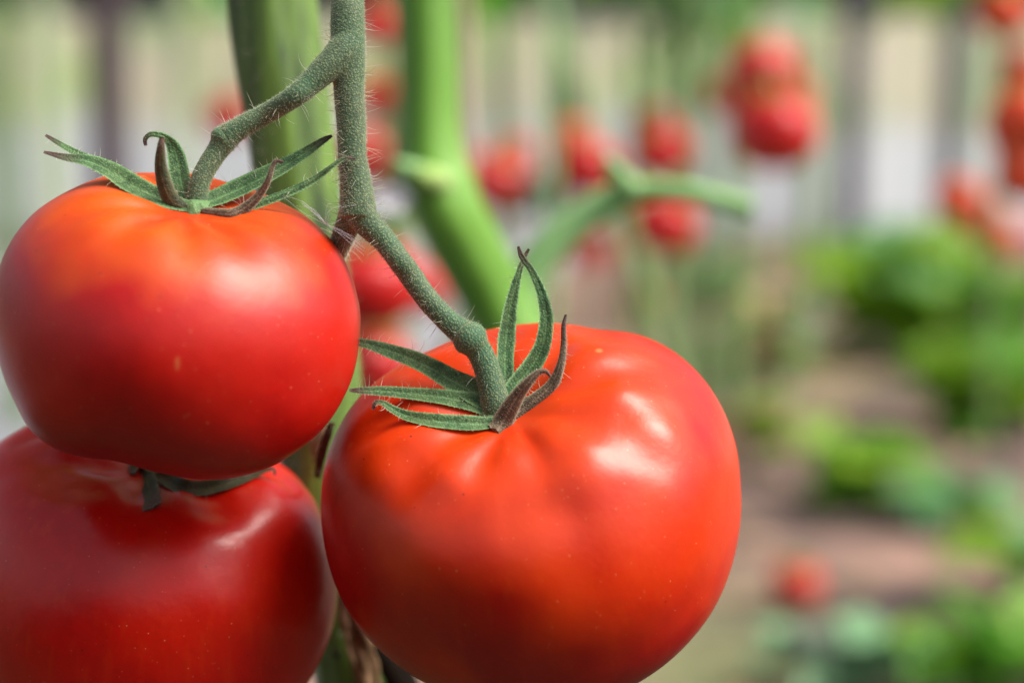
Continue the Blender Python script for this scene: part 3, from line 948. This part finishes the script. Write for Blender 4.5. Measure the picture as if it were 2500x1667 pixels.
# ------------------------------------------------------------------ the plant that carries them
def depth_plane(): pass
plant = thing('tomato_plant', 'thick hairy green stem with forked truss carrying the three big tomatoes', 'tomato plant', (P(900, 1700, 0.456)[0], P(900, 1700, 0.456)[1], 0))
ctrl = [(940, 2600, .452, 112), (905, 2050, .454, 108), (884, 1667, .456, 108), (824, 1350, .456, 108), (788, 1100, .456, 106), (776, 900, .456, 105), (757, 730, .456, 104), (735, 520, .456, 104), (707, 300, .456, 106), (680, 120, .456, 110), (664, -20, .456, 112), (640, -300, .456, 108), (632, -900, .458, 100), (660, -1800, .46, 90)]
path, rad = pxpath(ctrl, 150)
# carry the stem down to the soil
low = np.array([[plant.location[0], plant.location[1], z] for z in (-0.03, 0.05, 0.14)])
s0 = path[0]
lowp = catmull(np.vstack([low, s0 + [0, 0, -0.03], s0]), 20)
path = np.vstack([lowp[:-1], path]); rad = np.concatenate([np.full(19, rad[0]), rad])
def ridged(path, rad, ns=40, seed=1):
    V, F = [], []
    T = np.gradient(path, axis=0); ref = np.array([0.0, 1.0, 0.0])
    for i in range(len(path)):
        t = unit(T[i]); u = unit(np.cross(t, ref)); v = np.cross(t, u)
        for j in range(ns):
            a = 2 * math.pi * j / ns
            r = rad[i] * (1 + 0.035 * math.sin(5 * a + 0.5) + 0.02 * math.sin(11 * a + i * 0.02) + 0.03 * mn.noise(Vector((math.cos(a), math.sin(a), i * 0.08 + seed))))
            V.append(path[i] + u * math.cos(a) * r + v * math.sin(a) * r)
    for i in range(len(path) - 1):
        for j in range(ns):
            k = (j + 1) % ns
            F.append((i * ns + j, i * ns + k, (i + 1) * ns + k, (i + 1) * ns + j))
    F.append(tuple(range(ns))[::-1]); F.append(tuple((len(path) - 1) * ns + j for j in range(ns)))
    return V, F
V, F = ridged(path, rad)
ms = mesh_obj('main_stem', rel(plant, V), F, M['vine'], plant)
rnd = random.Random(9)
hg = tube_hairs(path[20:], rad[20:], 520, 5000, rnd, Ll=(0.002, 0.0046))
Vh, Fh = join_geo(hg)
oh = mesh_obj('hairs', [v - np.array(plant.location) for v in Vh], Fh, M['hair'], ms, smooth=False); oh['kind'] = 'stuff'

kk = D1 - .004
tr = stalk_obj('truss_stem', [
    [(660,-560,.452,60),(740,-440,.43,48),(815,-280,.395,42),(846,-120,.374,40),(849,0,.368,40),(849,76,.367,42),(853,150,.367,40),(853,230,.367,37),(858,300,.367,36),(860,383,.367,35),(866,426,.367,37),(872,485,.367,42),(874,530,.367,46)],
    [(872,50,.367,20),(845,110,.366,38),(812,152,.365,37),(757,204,.364,31),(717,237,.363,27),(653,276,c1+.002,26),(600,304,c1+.002,27),(565,326,c1+.002,30),(553,336,c1+.002,32)],
    [(870,500,.367,38),(893,540,.367,36),(937,585,.367,30),(975,636,.366,29),(1002,672,c2,29),(1045,732,c2,28),(1095,785,c2,29),(1125,808,c2,33),(1140,820,c2,34)],
    [(868,510,.368,36),(845,560,.372,30),(828,603,.380,27),(800,660,.392,26),(740,780,.408,26),(680,880,.414,26),(600,965,.4145,27),(560,990,.414,28)],
    ], plant, M['truss'], 75, 2600, voxel=0.00035, seed=8, nseg=60)

# dried tissue hanging on the stem near the bottom, and a brown shrivelled strip higher up
def ribbon(name, ctrl, parent, m, n=40, amp=0.15, seed=0):
    s = catmull(ctrl, n); V, F = [], []
    for i, (a, b, d, hw) in enumerate(s):
        for j in range(9):
            g = j / 4 - 1
            zz = 0.0016 * mn.noise(Vector((i * 0.22 + seed, g * 2.4, 0))) + 0.0008 * math.sin(g * 5 + i * .2)
            V.append(P(a + g * hw * (1 + amp * mn.noise(Vector((i * 0.3, g, seed)))), b, d + zz))
    for i in range(n - 1):
        for j in range(8):
            a = i * 9 + j
            F.append((a, a + 1, a + 10, a + 9))
    o = mesh_obj(name, rel(parent, V), F, m, parent)
    sm = o.modifiers.new('thickness', 'SOLIDIFY'); sm.thickness = 0.0006
    return o
ribbon('dried_leaf', [(838,1430,.440,8),(850,1480,.440,22),(868,1540,.440,34),(885,1600,.440,34),(900,1667,.440,32),(912,1760,.441,26),(915,1900,.443,10)], plant, M['dry'], seed=2)
ribbon('dried_strip', [(770,1000,.444,6),(776,1040,.443,14),(772,1090,.443,15),(774,1135,.444,6)], plant, M['dry'], n=20, seed=5)
Vb, Fb = tube_geo(np.array([P(822, 1595, d) for d in (.4460, .4452, .4448)]), [.0009, .0009, .0004], 12)
mesh_obj('dark_spot', rel(plant, Vb), Fb, M['black'], plant)
V2, F2 = tube_geo(*pxpath([(900,1540,.444,8),(935,1600,.443,26),(975,1660,.443,38),(1010,1760,.444,36),(1040,1900,.446,10)], 20), 12, wob=.2)
mesh_obj('dark_lump', rel(plant, V2), F2, M['black'], plant)  # blackish lump low on the right of the stem
# leaves of this plant, above the frame
rl = random.Random(3)
for k, (a, b, d) in enumerate([(640, -900, .458), (650, -1400, .46), (660, -1750, .46)]):
    p0 = P(a, b, d)
    ang = [2.6, 1.2, 3.6][k]
    e = p0 + np.array([math.cos(ang) * 0.16, math.sin(ang) * 0.16, 0.02])
    pth = catmull([p0, (p0 + e) / 2 + [0, 0, .03], e], 12)
    V, F = tube_geo(pth, np.linspace(.003, .001, 12), 8)
    mesh_obj('leaf_stalk', rel(plant, V), F, M['vine2'], plant)
    for i in range(3, 12, 2):
        for sgn in (-1, 1):
            add_leaf(plant, pth[i] - np.array(plant.location), (math.cos(ang + sgn * 1.0), math.sin(ang + sgn * 1.0), -.2), 0.9, 'leaf1', rl)

# cobweb between the two
def web():
    t = thing('cobweb', 'tuft of white cobweb threads between the highest tomato and the truss stem', 'cobweb', P(795, 550, .362))
    rnd = random.Random(4); parts = []
    hub = (796, 548, .3625)
    ends = [((703, 492), 6), ((720, 505), 5), ((740, 512), 4), ((830, 505), 4), ((850, 512), 3), ((895, 615), 5), ((880, 590), 4), ((868, 562), 3), ((835, 548), 3), ((760, 540), 3), ((790, 500), 2)]
    for (e, n) in ends:
        for k in range(max(1, n // 2)):
            ex, ey = e[0] + rnd.uniform(-22, 22), e[1] + rnd.uniform(-18, 18)
            mx, my = (hub[0] + ex) / 2 + rnd.uniform(-9, 9), (hub[1] + ey) / 2 - 8 + rnd.uniform(-14, 14)
            c = [(hub[0] + rnd.uniform(-3, 3), hub[1] + rnd.uniform(-3, 3), hub[2], .5), (mx, my, .3615, .5), (ex, ey, .3625, .5)]
            s = catmull(c, 10)
            pth = np.array([P(a, b, d) for a, b, d, _ in s])
            parts.append(tube_geo(pth, [0.00002] * 10, 4))
    V, F = join_geo(parts)
    mesh_obj('thread', rel(t, V), F, M['web'], t)['kind'] = 'stuff'
web()

# ------------------------------------------------------------------ the second stem with its side branch
def stem_to_ground(path, rad, x, y):
    low = np.array([[x, y, -0.03], [x, y, 0.03]])
    lp = catmull(np.vstack([low, path[0] - [0, 0, 0.02] if path[0][2] > 0.08 else low[-1] + [0, 0, .02], path[0]]), 10)
    return np.vstack([lp[:-1], path]), np.concatenate([np.full(9, rad[0]), rad])
b2 = P(1330, 1000, .66)
pl2 = thing('tomato_plant', 'bright green bent stem with a knob and cut leaf stub, behind the truss', 'tomato plant', (b2[0], b2[1], 0))
ctrl = [(1420, 1700, .66, 84), (1345, 1150, .66, 84), (1290, 900, .66, 84), (1215, 740, .66, 84), (1150, 620, .655, 84), (1102, 530, .65, 85), (1072, 460, .65, 88), (1057, 400, .65, 80), (1050, 300, .65, 72), (1047, 150, .65, 72), (1040, -50, .65, 72), (1030, -500, .65, 70), (1050, -1500, .65, 60)]
path, rad = pxpath(ctrl, 90)
path, rad = stem_to_ground(path, rad, b2[0] + .02, b2[1])
V, F = ridged(path, rad, 28, 4)
mesh_obj('main_stem', rel(pl2, V), F, M['vine2'], pl2)
V, F = tube_geo(*pxpath([(1085,452,.645,36),(1060,440,.636,33),(1035,432,.630,26),(1018,428,.627,18)], 10), 16)
mesh_obj('cut_stub', rel(pl2, V), F, M['cut'], pl2)
V, F = tube_geo(*pxpath([(1040,425,.64,24),(995,410,.632,20),(962,398,.63,12)], 8), 12)
mesh_obj('side_shoot', rel(pl2, V), F, M['vine3'], pl2)
# pale flower on it
fl = thing('tomato_flower', 'small pale withered blossom left of the knob on the bright green stem', 'flower', P(968, 485, .63))
for k in range(5):
    a = k * 1.256
    V = []; F = []
    for i in range(6):
        f = i / 5
        w_ = 0.0025 * math.sin(math.pi * (0.15 + 0.85 * f) * .95)
        for g in (-1, 0, 1):
            q = np.array([0, 0, 0]) + (RT * math.cos(a) + UP * math.sin(a)) * 0.0055 * f + (-RT * math.sin(a) + UP * math.cos(a)) * w_ * g - FWD * 0.003 * f * f
            V.append(q)
    for i in range(5):
        for j in range(2):
            b_ = i * 3 + j; F.append((b_, b_ + 1, b_ + 4, b_ + 3))
    o = mesh_obj('petal', V, F, M['petal'], fl)
V, F = tube_geo(np.array([P(968, 485, .632), P(985, 470, .64), P(1020, 455, .648)]), [.0012, .0012, .0015], 8)
mesh_obj('flower_stalk', rel(fl, V), F, M['vine3'], fl)

b3 = P(1290, 850, .72)
pl3 = thing('tomato_plant', 'pale green forked stalk arching right above the biggest tomato', 'tomato plant', (b3[0], b3[1], 0))
br = [[(1300,1700,.72,50),(1262,1000,.72,50),(1258,850,.72,50),(1282,700,.72,50),(1340,605,.72,48),(1425,530,.72,44),(1510,482,.72,40),(1560,464,.72,36)],
      [(1545,470,.72,34),(1518,440,.71,28),(1497,412,.705,22),(1480,388,.70,12)],
      [(1530,470,.72,34),(1600,464,.715,30),(1700,474,.71,28),(1780,494,.71,27),(1832,512,.71,26)]]
parts = []
for c in br:
    pa, ra = pxpath(c, 40)
    if c is br[0]: pa, ra = stem_to_ground(pa, ra, b3[0] + .01, b3[1])
    parts.append(tube_geo(pa, ra, 16))
V, F = join_geo(parts)
o = mesh_obj('main_stem', rel(pl3, V), F, M['vine3'], pl3)
md = o.modifiers.new('grow', 'REMESH'); md.mode = 'VOXEL'; md.voxel_size = 0.0012; md.use_smooth_shade = True
s = o.modifiers.new('soft', 'SMOOTH'); s.iterations = 4
V, F = tube_geo(np.array([P(1828, 511, .71), P(1836, 513, .71)]), [.0039, .0037], 14)
mesh_obj('cut_end', rel(pl3, V), F, M['leaf_dark'] if False else M['vine2'], pl3)

# support twine
tw = P(1142, 300, .95)
path = np.array([[tw[0] + 0.004 * math.sin(z * 7), tw[1], z] for z in np.linspace(0.0, 1.8, 60)])
parts = []
for k in range(2):
    pth = path + np.array([[math.cos(i * 0.9 + k * math.pi), math.sin(i * 0.9 + k * math.pi), 0] for i in range(60)]) * 0.0014
    parts.append(tube_geo(pth, [0.0022] * 60, 6))
V, F = join_geo(parts)
o = mesh_obj('support_twine', [v - tw * [1, 1, 0] for v in V], F, M['twine'], loc=(tw[0], tw[1], 0))
tag(o, 'beige twine hanging straight down just right of the bright green stem', 'twine')

# ------------------------------------------------------------------ vines and tomatoes in the background
FAR_CACHE = {}
def far_tomato(px, py, dpx, label, kind='tom_red', size=0.066, flat=0.86, tilt=0.35, seed=0, depth=None, name='tomato', group='blurred ripe tomatoes on the plants behind'):
    depth = depth or size * FPX / dpx
    size = dpx / FPX * depth
    key = kind
    C = P(px, py, depth)
    t = thing(name, label, 'tomato', C, group)
    if key not in FAR_CACHE:
        V, F = tomato_geo(None, flat, gr1, 0.08, dimple=0.2, rd=.3, nu=40, nv=26)
        o = mesh_obj('skin', V, F, M[kind], t)
        # sepals
        sv, sf = [], []
        for k in range(5):
            a = k * 1.2566
            base = len(sv)
            for i in range(6):
                f = i / 5
                ww = 0.10 * math.sin(math.pi * (0.2 + 0.8 * f))
                rr = 0.1 + 0.62 * f
                zz = flat * (0.84 + 0.20 * math.sin(f * 2.2)) + 0.1 * f * f
                for g in (-1, 0, 1):
                    sv.append((math.cos(a) * rr - math.sin(a) * ww * g, math.sin(a) * rr + math.cos(a) * ww * g, zz - abs(g) * .03))
            for i in range(5):
                for j in range(2):
                    b_ = base + i * 3 + j; sf.append((b_, b_ + 1, b_ + 4, b_ + 3))
        c = mesh_obj('calyx', sv, sf, M['leaf1'], t)
        V, F = tube_geo(catmull([(0, 0, .62 * flat), (0.02, 0, flat * 1.05), (.1, 0, flat * 1.5)], 8), np.linspace(.09, .07, 8), 8)
        s = mesh_obj('stalk', V, F, M['vinebg'], t)
        FAR_CACHE[key] = (o, c, s)
    else:
        for src in FAR_CACHE[key]:
            c = src.copy(); COL.objects.link(c); c.parent = t
    rnd = random.Random(seed + int(px))
    t.rotation_euler = (tilt * rnd.uniform(0.4, 1.2), rnd.uniform(-.3, .3), rnd.uniform(0, 6))
    t.scale = (size / 2,) * 3
    return t
FT = far_tomato
FT(1208, 440, 165, 'bright red tomato hanging just right of the bright green bent stem', seed=1)
FT(1262, 480, 110, 'small red tomato tucked under its bright red neighbour beside the green stem', depth=1.95)
FT(1432, 408, 165, 'pinkish red tomato hanging above the forked pale green stalk', 'tom_red', seed=2)
FT(1618, 372, 150, 'dull red tomato hanging in shade to the upper right of the forked stalk', seed=3)
FT(1624, 550, 165, 'bright red tomato hanging just below the right arm of the forked stalk', seed=4)
FT(1860, 180, 180, 'salmon-coloured tomato on top of the hanging stack left of the slim grey post', 'tom_pink', seed=5)
FT(1925, 240, 130, 'orange-red tomato in the middle of the stack left of the slim grey post', 'tom_orange', seed=15)
FT(1892, 325, 215, 'large deep red tomato lowest in the stack left of the slim grey post', seed=6)
FT(1762, 235, 100, 'faint brownish-pink tomato left of the hanging stack', 'tom_pink', seed=7, depth=3.0)
FT(2340, 490, 130, 'orange-red tomato above the large mid-green bush', 'tom_orange', seed=8)
FT(2440, 580, 120, 'brownish orange tomato right above the large bush, near the right edge', 'tom_orange', seed=9, depth=2.6)
FT(2505, 300, 200, 'bright orange-red tomato cut by the right edge, upper of the pair', 'tom_orange', seed=10)
FT(2520, 200, 180, 'red tomato cut by the right edge, above the bright orange-red one', seed=16, depth=2.0)
FT(2510, 425, 170, 'dark orange tomato cut by the right edge, below the bright one', 'tom_orange', seed=11)
FT(2450, 30, 150, 'orange tomato in the top right corner', 'tom_orange', seed=12, depth=2.4)
FT(553, 285, 125, 'pale red tomato peeking out left of the thick hairy stem', 'tom_pink', seed=13)
FT(925, 60, 120, 'dark red tomato at the top between the truss and the bright green stem', seed=14, depth=1.5)
FT(935, 240, 140, 'dull red tomato between the truss and bright stem, second from the top', 'tom_red', seed=17, depth=2.0)
FT(905, 385, 165, 'dull red tomato partly hidden by the truss stem where it widens', 'tom_red', seed=18, depth=1.6)
FT(905, 690, 250, 'large red tomato blurred behind the right edge of the highest tomato', seed=19, depth=1.15)
FT(900, 880, 210, 'dark red tomato low between the highest and the biggest tomato', seed=20, depth=1.2)
FT(1020, 700, 150, 'red tomato behind the sloping stalk of the biggest tomato', seed=21, depth=1.7)
FT(1440, 610, 110, 'brownish red tomato behind the foot of the forked pale stalk', 'tom_pink', seed=22, depth=2.8)
FT(1560, 740, 110, 'faint salmon tomato low behind the top of the biggest tomato', 'tom_pink', seed=23, depth=3.0)
wl = thing('withered_leaf', 'small dark withered leaf hanging between the bright red and the pinkish red tomato', 'leaf', P(1306, 425, 1.9))
for k in range(4):
    add_leaf(wl, (0, 0, -0.004 * k), (math.cos(k * 1.7), math.sin(k * 1.7), -1.2), 0.5, 'leaf_dark', random.Random(k))
V, F = tube_geo(catmull([(0, 0, 0), (-.01, 0, .02), (-.025, 0, .05), (-.035, 0, .12)], 8), [.0015] * 8, 6)
mesh_obj('leaf_stalk', V, F, M['leaf_dark'], wl)
FT(1250, 385, 120, 'half-hidden red tomato above the brightest one beside the green stem', seed=31, depth=2.15)
FT(1395, 345, 120, 'pale red tomato overlapping the upper left of the pinkish red one', 'tom_pink', seed=32, depth=2.3)
FT(1598, 300, 100, 'small dull tomato above the shaded red one', 'tom_red', seed=33, depth=2.7)
FT(1835, 270, 130, 'red tomato squeezed into the left side of the hanging stack', 'tom_red', seed=34, depth=2.1)
FT(2395, 540, 110, 'orange tomato between its two neighbours above the large bush', 'tom_orange', seed=35, depth=2.7)
# fallen one on the soil
d = P(1945, 1420, 1.0) - CAM
k = (CAM[2] - 0.028) / -d[2]
tf = FT(1945, 1420, 128, 'pinkish red tomato lying on the bare soil, lower right', 'tom_pink', seed=24, depth=k, group='fallen fruit')
tf.location.z = gz(tf.location.x, tf.location.y) + 0.024

def far_vine(px, depth, rpx, label, lean=0.0, leaves=10, seed=0, keys=('leaf1', 'leaf3'), m='vinebg', low=0.62, kink=0.0):
    base = P(px, 400, depth)
    rnd = random.Random(seed)
    t = thing('tomato_plant', label, 'tomato plant', (base[0], base[1], 0), 'tomato vines trained up in the background')
    z = np.linspace(-0.03, 1.5, 50)
    zc = base[2]
    path = np.array([[lean * (q - zc) + kink * 0.02 * math.sin(q * 9 + seed), 0.02 * math.sin(q * 4 + seed), q] for q in z])
    rad = rpx / FPX * depth * np.linspace(1.1, .75, 50)
    V, F = tube_geo(path, rad, 12, wob=.12, seed=seed)
    mesh_obj('main_stem', V, F, M[m], t)
    for k in range(leaves):
        zz = rnd.uniform(low, 1.4)
        i = int(np.argmin(abs(z - zz)))
        a = rnd.uniform(0, 6.28)
        p0 = path[i]
        e = p0 + np.array([math.cos(a) * .12, math.sin(a) * .12, rnd.uniform(-.04, .05)])
        pth = catmull([p0, (p0 + e) / 2 + [0, 0, .02], e], 6)
        V, F = tube_geo(pth, np.linspace(.003, .001, 6), 5)
        mesh_obj('leaf_stalk', V, F, M[m], t)
        for q, sg in ((2, -1), (3, 1), (4, -1), (5, 1), (5, 0)):
            aa = a + sg * 1.0
            add_leaf(t, pth[q], (math.cos(aa), math.sin(aa), rnd.uniform(-.6, .1)), rnd.uniform(.8, 1.2), rnd.choice(keys), rnd)
    return t
FV = far_vine
FV(1222, 2.7, 22, 'green vine running up just right of the beige twine', seed=1, keys=('leaf1', 'leaf2'), low=.54)
FV(1465, 2.4, 24, 'vine leaning left above the pinkish red tomato', lean=-0.35, seed=2, keys=('leaf2', 'leaf1'), low=.53, leaves=14)
FV(1345, 1.7, 14, 'thin pale vine between the bright red and the pinkish red tomato', seed=3, leaves=4, m='vine3', low=.75)
FV(1690, 2.6, 26, 'grey-green vine between the dull red tomato and the hanging stack', seed=4, keys=('leaf2', 'leaf3'), low=.53)
FV(1790, 2.9, 24, 'olive vine behind the left side of the hanging stack', seed=5, keys=('leaf3', 'leaf1', 'leaf_dark'), low=.52, leaves=14)
FV(2440, 2.5, 13, 'vine carrying the orange tomatoes at the right edge', seed=7, keys=('leaf1', 'leaf2'), low=.54)
FV(120, 4.2, 30, 'pale green vine left of the brown-purple post', seed=8, keys=('leaf3', 'leaf2'), low=.70, m='vinepale')
FV(20, 2.6, 30, 'vine at the left edge above the highest tomato', seed=9, keys=('leaf3', 'leaf2'), low=.72)
FV(975, 2.2, 22, 'brownish green vine between the truss and the bright green stem', seed=12, keys=('leaf1', 'leaf3'), low=.53)
FV(1120, 3.4, 22, 'green vine far behind the beige twine', seed=21, keys=('leaf1', 'leaf2'), low=.56, leaves=12)
FV(1620, 3.6, 26, 'vine far behind the dull red tomato', seed=22, keys=('leaf1', 'leaf2'), low=.55, leaves=16)
FV(1980, 4.0, 20, 'slim green vine far behind the right side of the hanging stack', seed=23, keys=('leaf3', 'leaf1'), low=.56, leaves=12)
FV(440, 4.6, 24, 'pale vine far behind, right of the brown-purple post', seed=25, keys=('leaf3', 'leaf2'), low=.62, leaves=12, m='vinepale', lean=.03)
FV(1545, 2.8, 16, 'faint vine behind the forked pale stalk', seed=13, keys=('leaf3', 'leaf_dark'), low=.62)
FV(980, 1.3, 40, 'green vine behind the sloping stalk of the biggest tomato', seed=14, keys=('leaf1',), leaves=3, low=.8, lean=.1)

# ------------------------------------------------------------------ unseen leaves added to block front light and ground bounce
def leaf_blocker(name, label, cat, box, n, size, m, seed):
    rnd = random.Random(seed)
    V, F = [], []
    (x0, x1), (y0, y1), (z0, z1) = box
    for k in range(n):
        c = np.array([rnd.uniform(x0, x1), rnd.uniform(y0, y1), z0 + (z1 - z0) * rnd.random()])
        a = unit(np.array([rnd.gauss(0, 1) for _ in range(3)])); b_ = unit(np.cross(a, [rnd.gauss(0, 1) for _ in range(3)]))
        s_ = size * rnd.uniform(.6, 1.3); o = len(V)
        V += [c - a * s_, c + b_ * s_ * .5, c + a * s_, c - b_ * s_ * .5]
        F.append((o, o + 1, o + 2, o + 3))
    o = mesh_obj(name, V, F, M[m], None, smooth=False)
    o['kind'] = 'stuff'
    tag(o, label, cat)
leaf_blocker('bounce_leaves', 'unseen dark leaves added low on the soil to cut bounce under the tomatoes', 'light-blocking leaves', ((-1.6, 1.6), (-1.3, 1.0), (0.0, 0.10)), 4200, .045, 'leaf_dark', 31)
leaf_blocker('unseen_leaf_screen', 'unseen leaf mass added behind the camera to block light from the front', 'leafy row', ((-2.2, 2.2), (-1.3, -0.7), (0.0, 0.62)), 6000, .06, 'leaf_dark', 32)
